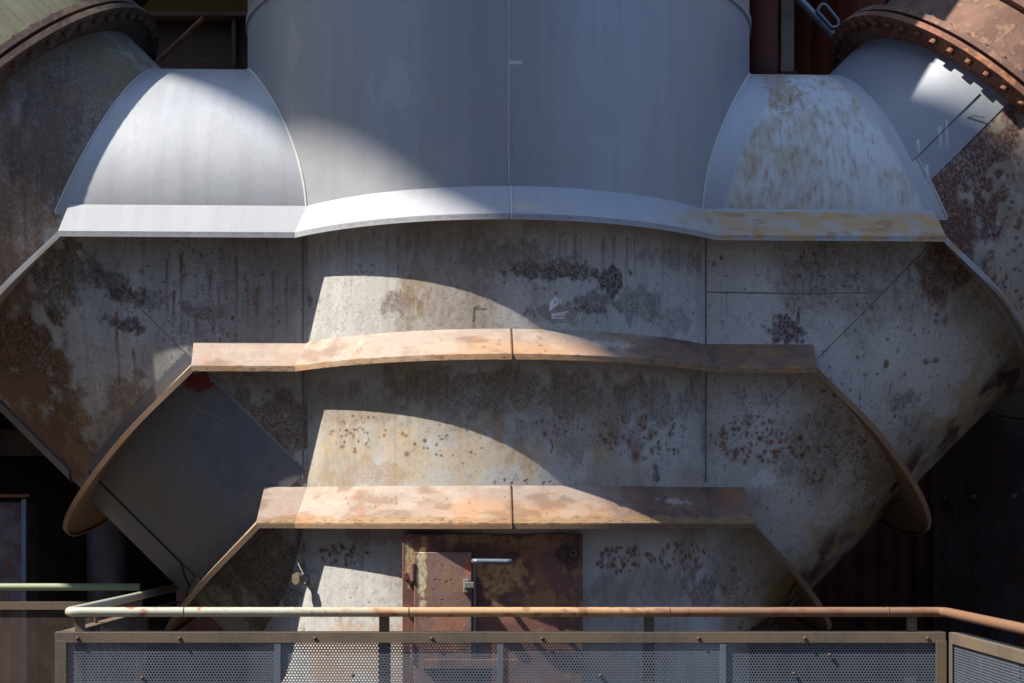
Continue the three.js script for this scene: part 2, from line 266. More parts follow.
coatL.blot(2.85, 0.78, 0.5, 0.42, C(86, 64, 44), 1.1, 0.45, 4).blot(2.85, 0.35, 0.5, 0.5, C(112, 84, 62), 1, 0.4, 4).blot(2.72, 0.25, 0.36, 0.42, C(104, 76, 58), 0.95, 0.5, 4).blot(2.5, 0.5, 0.2, 0.36, C(98, 76, 54), 0.85, 0.6, 5).blot(2.5, 0.1, 0.2, 0.3, C(134, 106, 74), 0.7, 0.6, 6).blot(2.45, 1.3, 0.2, 0.18, DIRT, 0.7, 0.7, 7)
  .blot(2.07, 1.05, 0.14, 0.05, C(66, 52, 52), 0.9, 0.5, 12).blot(2.08, 1.2, 0.1, 0.05, C(72, 58, 52), 0.85, 0.6, 12).blot(2.2, 1.28, 0.14, 0.06, DIRT, 0.7, 0.8, 12).blot(1.68, 1.12, 0.12, 0.05, C(90, 72, 64), 0.6, 0.7, 12).blot(1.95, 1.2, 0.1, 0.06, DIRT, 0.5, 0.7, 14).blot(2.1, 0.65, 0.16, 0.12, C(100, 82, 60), 0.7, 0.6)
  .blot(1.35, 0.45, 0.5, 0.35, C(96, 80, 62), 0.85, 0.5, 4).blot(1.2, -0.3, 0.7, 0.6, C(92, 78, 62), 0.85, 0.5, 4)
  .blot(2.4, 2.35, 0.9, 0.55, C(112, 96, 82), 0.95, 0.4, 3).blot(2.15, 2.75, 0.3, 0.3, C(116, 108, 82), 0.8, 0.5, 5).blot(2.75, 1.75, 0.36, 0.5, C(124, 98, 78), 0.9, 0.5, 4).blot(2.5, 2.0, 0.2, 0.4, C(92, 78, 70), 0.7, 0.6, 6).blot(3.0, 1.4, 0.35, 0.6, C(112, 92, 76), 0.9, 0.5, 4)
  .dots(1.6, 1.2, 0.5, 0.25, 60, 0.004, 0.012, DIRT, 0.8).dots(1.28, 0.5, 0.14, 0.2, 40, 0.006, 0.016, SPOT, 0.8);
for (const [x, a, b] of [[1.863, 1.42, 1.05], [1.785, 1.45, 1.0], [1.77, 1.4, 1.05], [1.825, 1.24, 1.0], [1.582, 1.26, 1.0], [1.484, 1.44, 1.0], [1.37, 1.26, 1.0], [1.281, 1.36, 0.98], [1.208, 1.34, 0.98], [2.143, 1.13, 0.65], [2.05, 0.93, 0.7], [1.703, 1.11, 0.98], [2.436, 1.4, 1.05], [1.42, 1.3, 1.0], [1.63, 1.36, 1.1]]) coatL.run(x, a, (a - b) * rr(0.8, 1.3), rr(0.01, 0.022), C(112, 78, 54), rr(1.0, 1.7));
for (let i = 0; i < 40; i++) { const x = rr(1.9, 3.0); coatL.run(x, rr(1.2, 2.7), rr(0.2, 0.7), rr(0.01, 0.03), C(64, 54, 48), rr(0.3, 0.6)); }
coatL.material({ bump: 0.006 });

const coatPanelL = new Coat(-2.6, -0.9, -0.1, 1.8, 160).paint(ALU, { tone: 0.05, runs: 0.1, grain: 0.03, speck: 0.06, k: 0.5, off: 5, dent: 1, film: 0.12, filmCol: C(150, 148, 142) }).material({ metalness: 0.3, bump: 0.0025 });
const coatPanelR = new Coat(0.9, 2.6, -0.1, 1.8, 260).paint(ALU, { tone: 0.05, runs: 0.07, grain: 0.03, speck: 0, k: 0.45, off: 15 });
coatPanelR.each((u, v, n) => {    // the old weathered field inside the freshly painted margin; v runs over the curve from the front
  const th = v / RP, left = Math.sqrt(R * R - (RP * Math.cos(th)) ** 2), right = XM - RP * Math.sin(th) * 0.414;
  const wob = 0.03 * (fbm(u * 14, v * 14, 4) - 0.5), m = sm(-0.005, 0.04, Math.min(u - left - 0.11 - 0.1 * v, right - u - 0.1, 1.46 - v) + wob);
  if (m <= 0) return;
  const f = fbm(u * 70, v * 13 + 7, 5), g = fbm(u * 3 + 3, v * 2.6, 5), h = fbm(u * 30, v * 14 + 2, 5), Q = sm(0.75, 0.1, Math.hypot((u - 1.62) / 0.5, (v - 1.15) / 0.7) + 0.5 * (g - 0.5));
  coatPanelR.mix(n, C(186, 188, 188), m * 0.9, 0.55);
  coatPanelR.mix(n, C(170, 156, 130), m * sm(0.3, 0.7, g * 0.6 + h * 0.4) * 0.6, 0.7);
  coatPanelR.mix(n, C(158, 118, 66), m * sm(0.42, 0.7, f * 0.35 + h * 0.3 + g * 0.35) * (0.35 + 0.45 * Q), 0.8, 0.4);
  coatPanelR.mix(n, C(112, 86, 58), m * sm(0.5, 0.72, fbm(u * 120 + 5, v * 30, 4) * 0.55 + h * 0.45) * (0.3 + 0.3 * Q), 0.85, 0.3);
  coatPanelR.mix(n, C(200, 202, 202), m * 0.35 * sm(0.5, 0.64, fbm(u * 80 + 15, v * 6, 4) * 0.6 + (1 - g) * 0.4) * sm(0.9, 0.3, v + 0.3 * (h - 0.5)), 0.6);
});
coatPanelR.blot(1.62, 1.1, 0.09, 0.4, C(150, 112, 62), 0.6, 0.6, 12).blot(1.5, 1.3, 0.3, 0.12, C(166, 128, 78), 0.5, 0.7, 12);
for (let i = 0; i < 46; i++) coatPanelR.run(rr(1.45, 2.2), rr(0.2, 1.25), rr(0.06, 0.25), rr(0.004, 0.01), C(128, 92, 54), rr(0.3, 0.7));
coatPanelR.material({ metalness: 0.15, bump: 0.003 });

// skirts: u along the skirt from the middle, v from the shell to the lip and round it
const skirtCoat = (k) => {
  const c = new Coat(-4.2, 4.2, -0.05, 0.5, 220);
  if (k === 0) {
    c.paint(C(150, 152, 156), { tone: 0.06, runs: 0.08, grain: 0.03, speck: 0, k: 0.5, off: 70 });
    c.each((u, v, n) => {
      const a = sm(0.75, 1.35, u + 0.9 * (fbm(u * 3, v * 6 + 2, 4) - 0.5)) * sm(0.02, 0.05, v + 0.02 * noise(u * 30, 3)) * sm(0.27, 0.22, v + 0.1 * (noise(u * 24, 8) - 0.5));
      c.mix(n, OCHRE, a * (0.2 + 1.0 * fbm(u * 9, v * 16, 5)), 0.85, 0.4);
      c.mix(n, C(158, 152, 142), 0.7 * a * sm(0.5, 0.68, fbm(u * 14 + 5, v * 7, 5)), 0.7); c.mix(n, C(150, 108, 56), 0.6 * a * sm(0.54, 0.7, fbm(u * 10 + 25, v * 18, 5)), 0.85);
      if (v > 0.228 && v < 0.238) c.mix(n, C(70, 72, 84), 0.4 * sm(0.4, 0.7, fbm(u * 90, v * 60, 3)), 0.9, 0.35);
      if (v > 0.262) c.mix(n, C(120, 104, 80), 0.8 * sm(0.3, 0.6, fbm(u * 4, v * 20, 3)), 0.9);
    });
    c.blot(0.05, 0.16, 0.18, 0.04, C(190, 166, 132), 0.5, 0.6).run(0.02, 0.3, 0.2, 0.03, C(180, 150, 100), 0.3);
  } else {
    c.paint(C(154, 138, 125), { tone: 0.16, runs: 0.04, grain: 0.06, speck: 0.25, k: 0.72, off: 90 * k });
    c.each((u, v, n) => {
      const o = sm(0.75, 0.2, Math.abs(u - 0.1) + 0.7 * (fbm(u * 3 + k, v * 5, 4) - 0.5));
      c.mix(n, C(178, 134, 92), 0.65 * o * sm(0.05, 0.16, v + 0.08 * (noise(u * 9, v * 9) - 0.5)), 0.8);
      const d = sm(0.5, 1.0, u + 0.6 * (fbm(u * 2.4 + 7, v * 4 + k * 3, 4) - 0.5));
      c.mix(n, C(104, 80, 68), 0.92 * d, 0.78); c.mix(n, C(82, 60, 54), 0.7 * d * sm(0.4, 0.66, fbm(u * 7, v * 9 + k, 6)), 0.8); c.mix(n, C(146, 100, 64), 0.55 * d * sm(0.46, 0.7, fbm(u * 9 + 3, v * 12, 6)), 0.85);
      c.mix(n, C(108, 80, 60), 0.55 * sm(0.48, 0.66, fbm(u * 5 + 13 * k, v * 9, 6)), 0.85, 0.4); c.mix(n, C(176, 158, 142), 0.4 * (1 - 0.85 * d) * sm(0.52, 0.68, fbm(u * 8 + 33, v * 15 + k, 5)), 0.75);
      const e = sm(0.19, 0.215, v + 0.03 * (noise(u * 20, 5) - 0.5)) * sm(0.26, 0.24, v);
      c.mix(n, C(150, 118, 78), 0.7 * e, 0.85); c.mix(n, C(70, 54, 42), 0.6 * e * sm(0.5, 0.72, fbm(u * 40, v * 160, 4)), 0.9, 0.2);
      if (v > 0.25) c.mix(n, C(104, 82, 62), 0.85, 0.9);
      c.mix(n, C(168, 108, 66), 0.3 * sm(0.58, 0.74, fbm(u * 12 + 9, v * 14, 6)), 0.85);
      if (Math.abs(u) > 1.9) c.mix(n, C(140, 110, 84), 0.7 * sm(1.9, 2.2, Math.abs(u)) * (0.5 + fbm(u * 8, v * 8, 3)), 0.85);
    });
    c.blot(k === 1 ? 0.55 : 1.0, 0.1, 0.12, 0.03, C(206, 196, 186), 0.45, 0.7, 16).dots(0.2, 0.1, 1.2, 0.08, 40, 0.004, 0.01, C(96, 70, 54), 0.6);
  }
  return c.material({ bump: 0.004 });
};
const coatSkirt = [0, 1, 2].map(skirtCoat);
const coatRust = new Coat(0, 2, 0, 2, 200).rust(C(128, 86, 66), C(104, 68, 54), C(168, 112, 76)).material({ bump: 0.006, wrap: true });
const coatRustLight = new Coat(0, 2, 0, 2, 200).rust(C(118, 88, 73), C(98, 72, 60), C(140, 108, 88), { off: 20 }).material({ bump: 0.006, wrap: true });
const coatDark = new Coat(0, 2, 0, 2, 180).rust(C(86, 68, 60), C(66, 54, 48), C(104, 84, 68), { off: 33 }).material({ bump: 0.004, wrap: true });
const coatMaroon = new Coat(0, 3, 0, 3, 140).rust(C(112, 66, 56), C(84, 54, 50), C(104, 76, 70), { off: 45, runs: 0.8 }).material({ bump: 0.004, wrap: true });
const coatTank = new Coat(0, 3, 0, 3, 140).rust(C(108, 105, 118), C(88, 80, 88), C(116, 84, 68), { off: 51, runs: 1.2 }).material({ bump: 0.004, wrap: true });
const coatOlive = new Coat(0, 3, 0, 3, 120).paint(C(114, 112, 86), { tone: 0.2, runs: 0.25, film: 0.5, filmCol: C(84, 84, 56), off: 9 }).material({ bump: 0.003, wrap: true });
const coatHatch = new Coat(-0.8, 0.8, -1.6, 0, 260).rust(C(120, 82, 72), C(92, 64, 58), C(150, 104, 78), { off: 61 });
coatHatch.blot(-0.45, -0.3, 0.03, 0.2, C(206, 190, 150), 0.95, 0.5, 14).blot(-0.52, -0.25, 0.02, 0.14, C(190, 176, 130), 0.7, 0.6, 14).blot(-0.2, -0.12, 0.2, 0.03, C(160, 142, 104), 0.6, 0.7, 14).blot(0.1, -0.14, 0.14, 0.03, C(150, 130, 96), 0.6, 0.7, 14).blot(-0.02, -0.34, 0.14, 0.1, C(196, 152, 100), 0.9, 0.6, 10).blot(0.2, -0.45, 0.2, 0.05, C(176, 128, 84), 0.6, 0.6, 10).blot(0.3, -0.2, 0.1, 0.1, C(58, 44, 44), 0.8, 0.5, 8).blot(-0.24, -0.26, 0.03, 0.06, C(190, 104, 62), 0.7, 0.5, 12).dots(0, -0.36, 0.2, 0.08, 20, 0.008, 0.016, C(88, 64, 58));  // gold blots on the right half paint in a sunlit patch
coatHatch.material({ bump: 0.005 });
const coatLeaf = new Coat(-0.8, 0.8, -1.6, 0, 260).rust(C(136, 108, 98), C(114, 88, 80), C(146, 112, 90), { off: 77 });
coatLeaf.blot(-0.455, -0.32, 0.025, 0.16, C(216, 200, 158), 0.98, 0.5, 14).blot(-0.22, -0.27, 0.03, 0.06, C(196, 110, 68), 0.8, 0.5, 12).blot(-0.35, -0.6, 0.1, 0.1, C(190, 120, 80), 0.5, 0.6, 10).blot(-0.48, -0.45, 0.015, 0.1, C(120, 84, 70), 0.7, 0.5, 10).dots(-0.35, -0.4, 0.12, 0.18, 24, 0.004, 0.01, C(96, 66, 58));
coatLeaf.material({ bump: 0.005 });
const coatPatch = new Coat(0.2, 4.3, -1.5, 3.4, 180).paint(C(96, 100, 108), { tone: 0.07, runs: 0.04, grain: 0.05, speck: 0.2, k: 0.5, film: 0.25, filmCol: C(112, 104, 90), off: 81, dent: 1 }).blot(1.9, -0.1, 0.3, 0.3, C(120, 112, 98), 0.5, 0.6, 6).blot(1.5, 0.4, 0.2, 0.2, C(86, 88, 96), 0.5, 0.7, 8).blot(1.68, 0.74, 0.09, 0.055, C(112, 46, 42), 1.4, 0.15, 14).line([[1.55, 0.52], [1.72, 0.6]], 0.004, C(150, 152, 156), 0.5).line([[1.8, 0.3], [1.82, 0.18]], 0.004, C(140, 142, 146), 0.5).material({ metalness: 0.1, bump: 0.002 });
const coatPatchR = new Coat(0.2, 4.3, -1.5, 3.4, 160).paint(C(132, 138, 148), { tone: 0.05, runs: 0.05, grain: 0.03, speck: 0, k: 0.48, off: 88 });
for (const [x, y, l] of [[2.33, 2.13, 0.12], [2.45, 2.2, 0.15], [2.49, 2.24, 0.2], [2.37, 1.98, 0.2], [2.27, 2.02, 0.1]]) coatPatchR.run(x, y, l, 0.012, C(232, 232, 230), 0.9);
coatPatchR.material({ metalness: 0.15, bump: 0.002 });
const coatRail = new Coat(-2.6, 2.6, 0, 0.3, 200).paint(C(172, 172, 154), { tone: 0.12, runs: 0, grain: 0.08, speck: 0.5, k: 0.5 });
coatRail.each((u, v, n) => {
  coatRail.mix(n, C(150, 84, 48), 0.9 * sm(0.6, 0.68, fbm(u * 9 + 3, v * 5, 4)), 0.85, 0.3);
  const a = sm(-1.15, -0.3, u + 0.7 * (fbm(u * 6, v * 6, 3) - 0.5));
  coatRail.mix(n, C(176, 138, 96), 0.92 * a, 0.72); coatRail.mix(n, C(104, 74, 56), 0.85 * sm(0.1, 1.2, u + 0.9 * (fbm(u * 5, v * 9, 4) - 0.5)), 0.75); coatRail.mix(n, C(110, 64, 46), 0.6 * a * sm(0.56, 0.7, fbm(u * 22, v * 20, 3)), 0.85);  // right end browned, and darkened further for the half-shade there
});
coatRail.material({ bump: 0.002 });
const coatFrame = new Coat(0, 2, 0, 2, 160).paint(C(104, 94, 83), { tone: 0.2, runs: 0.12, grain: 0.08, speck: 0.5, film: 0.4, filmCol: C(122, 98, 68), k: 0.6, off: 13 }).material({ metalness: 0.2, bump: 0.002, wrap: true });
const coatGalv = new Coat(0, 2, 0, 2, 160).paint(C(112, 123, 137), { tone: 0.24, runs: 0.06, grain: 0.1, speck: 0.3, film: 0.12, k: 0.5, off: 19 }).material({ metalness: 0.45, bump: 0.001, wrap: true });
const coatFloor = new Coat(0, 4, 0, 4, 100).rust(C(70, 66, 63), C(60, 56, 52), C(78, 70, 62), { off: 71 }).material({ bump: 0.005, wrap: true });
const M = {
  rod: new THREE.MeshStandardMaterial({ color: new THREE.Color(0.2, 0.22, 0.25), roughness: 0.45, metalness: 0.5 }),
  weld: new THREE.MeshStandardMaterial({ color: new THREE.Color(0.48, 0.47, 0.46), roughness: 0.6, metalness: 0.15 }),
  weldDark: new THREE.MeshStandardMaterial({ color: new THREE.Color(0.2, 0.18, 0.16), roughness: 0.85 }),
  green: new THREE.MeshStandardMaterial({ color: new THREE.Color(0.27, 0.33, 0.2), roughness: 0.6 }),
  red: new THREE.MeshStandardMaterial({ color: new THREE.Color(0.16, 0.035, 0.03), roughness: 0.8 }),
  black: new THREE.MeshStandardMaterial({ color: new THREE.Color(0.03, 0.03, 0.034), roughness: 0.9 }),
  bolt: coatRustLight.mat,
};

// ------------------------------------------------------------------ setting
struct('ground', metric(new THREE.PlaneGeometry(300, 300).rotateX(-Math.PI / 2).translate(0, -0.004, 0), 0.5), coatFloor.mat);

// ------------------------------------------------------------------ the vessel
const vessel = thing('gas_vessel', 'huge grey steel vessel with two branch pipes and stepped rusty rain skirts', 'vessel'); vessel.rotation.y = YAW;
const course = (y0, y1, coat, label) => part('shell_course', grid(96, 1, (a, b) => { const t = (a - 0.5) * 2 * Math.PI, y = y0 + (y1 - y0) * b; return [R * Math.sin(t), E + y, R * Math.cos(t), R * t, y]; }, coat), coat.mat, vessel, label);
course(-1.6, 0.1, coat4, 'lowest spotted grey course with the rusty hatch');
course(0.1, 0.9, coat3, 'grey course freckled with dark rust spots');
course(0.9, 1.62, coat2, 'stained grey course with small white chalk marks');
course(1.62, 2.97, coatTop, 'smooth aluminium-painted upper course');
course(2.97, 7, coatCap, 'dull weathered course above the painted one');
part('weld_seam', tube(Array.from({ length: 15 }, (_, i) => [0.001 * Math.sin(i * 2.3), E + 1.74 + i * 0.085, R + 0.001]), 0.0045, 60, 5), M.weld, vessel);
part('seam_band', (() => { const rows = [[R, 2.95], [R + 0.012, 2.95], [R + 0.012, 2.99], [R, 2.99]].map(([r, y]) => (a) => { const t = (a - 0.5) * 2 * Math.PI; return [r * Math.sin(t), E + y, r * Math.cos(t), R * t, y]; }); return strips(96, rows, coatTop); })(), coatTop.mat, vessel);

for (const sg of [-1, 1]) {
  const coat = sg < 0 ? coatPanelL : coatPanelR;
  // curved cover: upper half of the cross pipe, from the shell to the mitre with the branch pipe
  part('cover_panel', grid(24, 40, (a, b) => {
    const th = b * 2.7 - 0.04, z = RP * Math.cos(th), y = YC + RP * Math.sin(th), x0 = Math.sqrt(R * R - z * z) - 0.03, x1 = XM - (y - YC) * 0.414, x = x0 + (x1 - x0) * a;
    return [sg * x, E + y, z, sg * x, RP * th];
  }, coat), coat.mat, vessel, sg < 0 ? 'clean curved aluminium-painted cover on the left' : 'rust-streaked curved cover with clean margins');
  const w1 = [], w2 = [];
  for (let i = 0; i <= 24; i++) { const th = 0.03 + 1.7 * i / 24, z = RP * Math.cos(th), y = YC + RP * Math.sin(th); w1.push([sg * Math.sqrt(R * R - z * z), E + y, z]); w2.push([sg * (XM - (y - YC) * 0.414), E + y, z]); }
  part('weld_seam', tube(w1, 0.009, 60, 6), M.weld, vessel); part('weld_seam', tube(w2, 0.006, 60, 6), M.weld, vessel);

  // branch pipe, down into the shell
  const cp = sg < 0 ? coatL : coatR;
  part('branch_pipe', grid(120, 24, (a, b) => { const ph = -2.4 + 4.9 * a, s = -0.2 + 3.87 * b; return [...inc(sg, ph, s, RP), ...dev(ph, s)]; }, cp), cp.mat, vessel, sg < 0 ? 'rusty branch pipe rising to the left' : 'speckled branch pipe rising to the right');
  // flat gusset plate between shell, branch and cross pipe
  const shape = [[1.09, YC + 0.02], [XM + 0.01, YC + 0.02], [0.2 + 0.861, 0.2], [1.09, 0.2]];
  const ge = new THREE.ExtrudeGeometry(new THREE.Shape(shape.map(([x, y]) => new THREE.Vector2(sg * x, y + E))), { depth: 0.012, bevelEnabled: false });
  ge.translate(0, 0, RP - 0.009);
  { const p = ge.attributes.position, uv = ge.attributes.uv; for (let i = 0; i < p.count; i++) uv.setXY(i, ...cp.uv(sg * p.getX(i), p.getY(i) - E)); }
  part('gusset_plate', ge, cp.mat, vessel);
  part('weld_seam', tube([[sg * 2.47, E + 1.6, RP + 0.001], [sg * 1.15, E + 0.285, RP + 0.001]], 0.0035, 20, 5), M.weldDark, vessel);
  part('weld_seam', tube([[sg * 1.118, E + 1.6, RP + 0.004], [sg * 1.118, E + 0.2, RP + 0.004]], 0.005, 20, 5), M.weldDark, vessel);
}
part('weld_seam', tube([[1.12, E + 1.242, RP + 0.003], [1.6, E + 1.236, RP + 0.003], [2.1, E + 1.244, RP + 0.002]], 0.004, 20, 5), M.weldDark, vessel);

// rain skirts: a curved middle over the shell, two flat wings, two collars round the branch pipes
const SK = [
  { yt: 1.707, yl: 1.537, Tx: 2.40, Lx: 2.425 },
  { yt: 0.955, yl: 0.81, Tx: 1.718, Lx: 1.71 },
  { yt: 0.155, yl: -0.042, Tx: 1.33, Lx: 1.36 },
];
const OV = 0.14, OVW = 0.142, LIP = 0.03, TH = 0.012;
SK.forEach(({ yt, yl, Tx, Lx }, k) => {
  const coat = coatSkirt[k], S = sub('rain_skirt', vessel, ['top skirt, silver with ochre rust at the right', 'middle skirt, tan and orange rust', 'lowest skirt, tan and brown rust'][k]);
  const slope = Math.hypot(OV, yt - yl);
  // profile rows: [outward from the wall, height, v]
  const prof = [[0, yt, 0], [OV * 0.5, (yt + yl) / 2, slope * 0.5], [OV, yl, slope], [OV + 0.001, yl - LIP, slope + LIP], [OV - TH, yl - LIP, slope + LIP + TH], [OV - TH, yl - 0.012, slope + 2 * LIP], [0, yt - 0.02, slope + 2 * LIP + 0.2]];
  const edge = (o) => Math.acos(Math.min(1, (RP + o * OVW / OV) / (R + o)));          // angle at which the curved middle meets the flat wings
  const mid = (o, y, v) => (a) => { const t = (a - 0.5) * 2 * edge(o); const bow = (k < 2 ? 0.026 : 0) * (1 - (2 * a - 1) ** 2); return [(R + o) * Math.sin(t), E + y + bow, (R + o) * Math.cos(t), (R + 0.1) * t, v]; };
  part('middle_plate', strips(64, prof.map((p) => mid(...p)), coat), coat.mat, S);
  for (const sg of [-1, 1]) {
    const frac = (o) => o / OV;
    const wing = (o, y, v) => (a) => { const x0 = (R + o) * Math.sin(edge(o)), x1 = Tx + (Lx - Tx) * frac(o), x = x0 + (x1 - x0) * a; return [sg * x, E + y, RP + o * OVW / OV, sg * (x + 0.2), v]; };
    part('wing_plate', strips(8, prof.map((p) => wing(...p)), coat), coat.mat, S);
    const sL = (Lx + yl) * q2, sT = sL + 0.03, pL = Math.asin(((Lx - yl) * q2 - U) / (RP + OVW)), pT = pL;
    const RO = 0.25, len = Math.hypot(RO, sT - sL);
    const cpf = [[0, 0, 0], [0.5, 0.5, len * 0.5], [1, 1, len], [1, 1, len + LIP, LIP], [1 - TH / RO, 1, len + LIP + TH, LIP], [1 - TH / RO, 1, len + 2 * LIP, 0.012], [0, 0, len + 2 * LIP + 0.2, 0.02]];
    const collar = (f, g, v, dn = 0) => (a) => {
      const p0 = pT + (pL - pT) * f, ph = p0 + (3.0 - p0) * a, o = (OVW + (RO - OVW) * sm(0, 0.14, a)) * f, s = sT + (sL - sT) * g - dn;
      return [...inc(sg, ph, s, RP + o), sg * (Tx + 0.2 + RP * (ph - p0)), v];
    };
    {   // closing plate between the wing's end and the collar
      const A = [sg * Tx, E + yt, RP], B = [sg * Lx, E + yl, RP + OVW], D = inc(sg, pL, sL, RP - 0.004), g = new THREE.BufferGeometry();
      g.setAttribute('position', new THREE.Float32BufferAttribute([...A, ...B, ...D], 3)); g.setAttribute('uv', new THREE.Float32BufferAttribute([...coat.uv(sg * (Tx + 0.2), 0), ...coat.uv(sg * (Lx + 0.2), 0.2), ...coat.uv(sg * (Tx + 0.2), 0.2)], 2)); g.computeVertexNormals();
      part('end_plate', g, coat.mat, S);
    }
    part('collar_plate', strips(72, cpf.map((p) => collar(...p)), coat), coat.mat, S);
  }
  const wy = (t) => yt + (yl - yt) * t + (k < 2 ? 0.026 : 0);
  part('weld_seam', tube([[0.01, E + wy(0), R + 0.003], [0.01, E + wy(1), R + OV + 0.003], [0.01, E + wy(1) - LIP, R + OV + 0.004]], 0.006, 12, 5), coat.mat === coatSkirt[0].mat ? M.weld : coatRustLight.mat, S);
});

// flanged joints, each bolt a piece of its own
const boltG = mergeGeometries([new THREE.CylinderGeometry(0.026, 0.026, 0.026, 6), new THREE.CylinderGeometry(0.014, 0.014, 0.05, 8).translate(0, -0.012, 0)].map((g) => metric(g.toNonIndexed(), 3)));
const SF = 3.65, RF = 1.265;
function ring(sg, prof, phi0, phi1, n, coat, scale = 1) {
  return strips(n, prof.map(([r, s, v]) => (a) => { const ph = phi0 + (phi1 - phi0) * a; return [...inc(sg, ph, s, r), ph * 1.2 * scale, v * scale]; }));
}
function bolts(sg, s, r, parent, down, n = 58) {
  const ax = new THREE.Vector3(sg * q2, q2, 0).multiplyScalar(down ? -1 : 1), q = new THREE.Quaternion().setFromUnitVectors(new THREE.Vector3(0, 1, 0), ax);
  for (let i = 0; i < n; i++) {
    const ph = (i + 0.5) / n * 2 * Math.PI; if (Math.cos(ph) < -0.75) continue;
    const b = part('bolt', boltG, down ? (sg < 0 ? coatDark.mat : coatRust.mat) : M.bolt, parent); b.position.set(...inc(sg, ph, s, r)); b.quaternion.copy(q); b.rotateY(rr(0, 1));
  }
}
for (const sg of [-1, 1]) {
  const fm = sg < 0 ? coatDark : coatRust;  // left flange wears the darker rust coat
  const fl = part('flange', ring(sg, [[RP - 0.01, SF, 0], [RF, SF, 0.25], [RF, SF + 0.036, 0.31], [RP - 0.01, SF + 0.036, 0.55]], -Math.PI, Math.PI, 96), fm.mat, vessel, sg < 0 ? 'dark bolted flange of the left branch pipe' : 'rusty bolted flange of the right branch pipe');
  bolts(sg, SF - 0.02, 1.205, fl, true);
  const d = thing('upper_duct', sg < 0 ? 'mossy olive duct bolted onto the left branch pipe flange' : 'short sunlit rusty duct bolted onto the right branch pipe flange', 'duct', [0, 0, 0], 'ducts above the two bolted flanges'); d.rotation.y = YAW;
  const dm = sg < 0 ? coatOlive : coatRustLight;
  const f2 = part('flange', ring(sg, [[RP, SF + 0.062, 0], [RF - 0.01, SF + 0.062, 0.25], [RF - 0.01, SF + 0.1, 0.31], [RP, SF + 0.1, 0.55]], -Math.PI, Math.PI, 96), sg < 0 ? coatDark.mat : dm.mat, d);
  bolts(sg, SF + 0.11, 1.205, f2, false);
  part('gasket', ring(sg, [[1.15, SF + 0.037, 0], [1.225, SF + 0.037, 0.1], [1.225, SF + 0.061, 0.2], [1.15, SF + 0.061, 0.3]], -Math.PI, Math.PI, 96), M.black, d);
  part('duct_wall', ring(sg, sg < 0 ? [[RP, SF + 0.09, 0], [RP, SF + 4, 4]] : [[1.15, SF + 0.09, 0], [1.15, SF + 0.45, 0.35], [0.8, SF + 0.9, 0.9], [0.8, SF + 3, 3]], -Math.PI, Math.PI, 96), dm.mat, d);
  if (sg > 0) part('stiffening_ring', ring(sg, [[1.14, SF + 0.43, 0], [1.2, SF + 0.43, 0.1], [1.2, SF + 0.46, 0.15], [1.14, SF + 0.46, 0.25]], -Math.PI, Math.PI, 96), dm.mat, d);
}

// repair plates welded over the pipes
const patch = (sg, ph0, ph1, s0, s1, coat, label, t = 0.008, trim = null) => {
  const f = (r) => grid(40, 24, (a, b) => { const ph = ph0 + (ph1 - ph0) * a, lo = trim ? trim(ph) : s0, s = lo + (s1 - lo) * b; return [...inc(sg, ph, s, r), ...dev(ph, s)]; }, coat);
  const rim = (ph) => grid(1, 24, (a, b) => { const lo = trim ? trim(ph) : s0, s = lo + (s1 - lo) * b; return [...inc(sg, ph, s, RP - 0.002 + (t + 0.002) * a), ...dev(ph, s)]; }, coat);
  const rim2 = (top) => grid(40, 1, (a, b) => { const ph = ph0 + (ph1 - ph0) * a, s = top ? s1 : trim ? trim(ph) : s0; return [...inc(sg, ph, s, RP - 0.002 + (t + 0.002) * b), ...dev(ph, s)]; }, coat);
  return part('repair_plate', mergeGeometries([f(RP + t), rim(ph0), rim(ph1), rim2(true), rim2(false)]), coat.mat, vessel, label);
};
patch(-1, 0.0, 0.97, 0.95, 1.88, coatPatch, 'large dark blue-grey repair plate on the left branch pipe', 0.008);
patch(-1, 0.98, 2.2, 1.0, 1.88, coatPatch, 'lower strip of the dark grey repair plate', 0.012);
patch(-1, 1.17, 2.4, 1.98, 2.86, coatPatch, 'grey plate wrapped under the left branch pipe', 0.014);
patch(1, -0.37, -1.7, 2.6, 3.58, coatPatchR, 'freshly painted blue-grey plate near the right flange', 0.012);
patch(1, -0.23, -1.9, 2.5, 3.65, coatPatchR, 'pale painted band beside the right flange', 0.004);
part('plate_seam', tube([inc(-1, 0.975, 1.82, RP + 0.01), inc(-1, 0.975, 1.45, RP + 0.01), inc(-1, 0.975, 1.12, RP + 0.01), inc(-1, 1.04, 1.07, RP + 0.012), inc(-1, 1.12, 1.0, RP + 0.013)], 0.008, 40, 6), M.black, vessel);
part('weld_seam', tube([inc(-1, 0, 1.7, RP + 0.006), inc(-1, 0, 1.3, RP + 0.006), inc(-1, 0, 1.02, RP + 0.006)], 0.006, 30, 6), coatPatchR.mat, vessel);
part('hook', tube([inc(1, -0.33, 3.42, RP), inc(1, -0.31, 3.45, RP + 0.02), inc(1, -0.26, 3.48, RP + 0.025)], 0.004, 12, 6), M.weldDark, vessel);

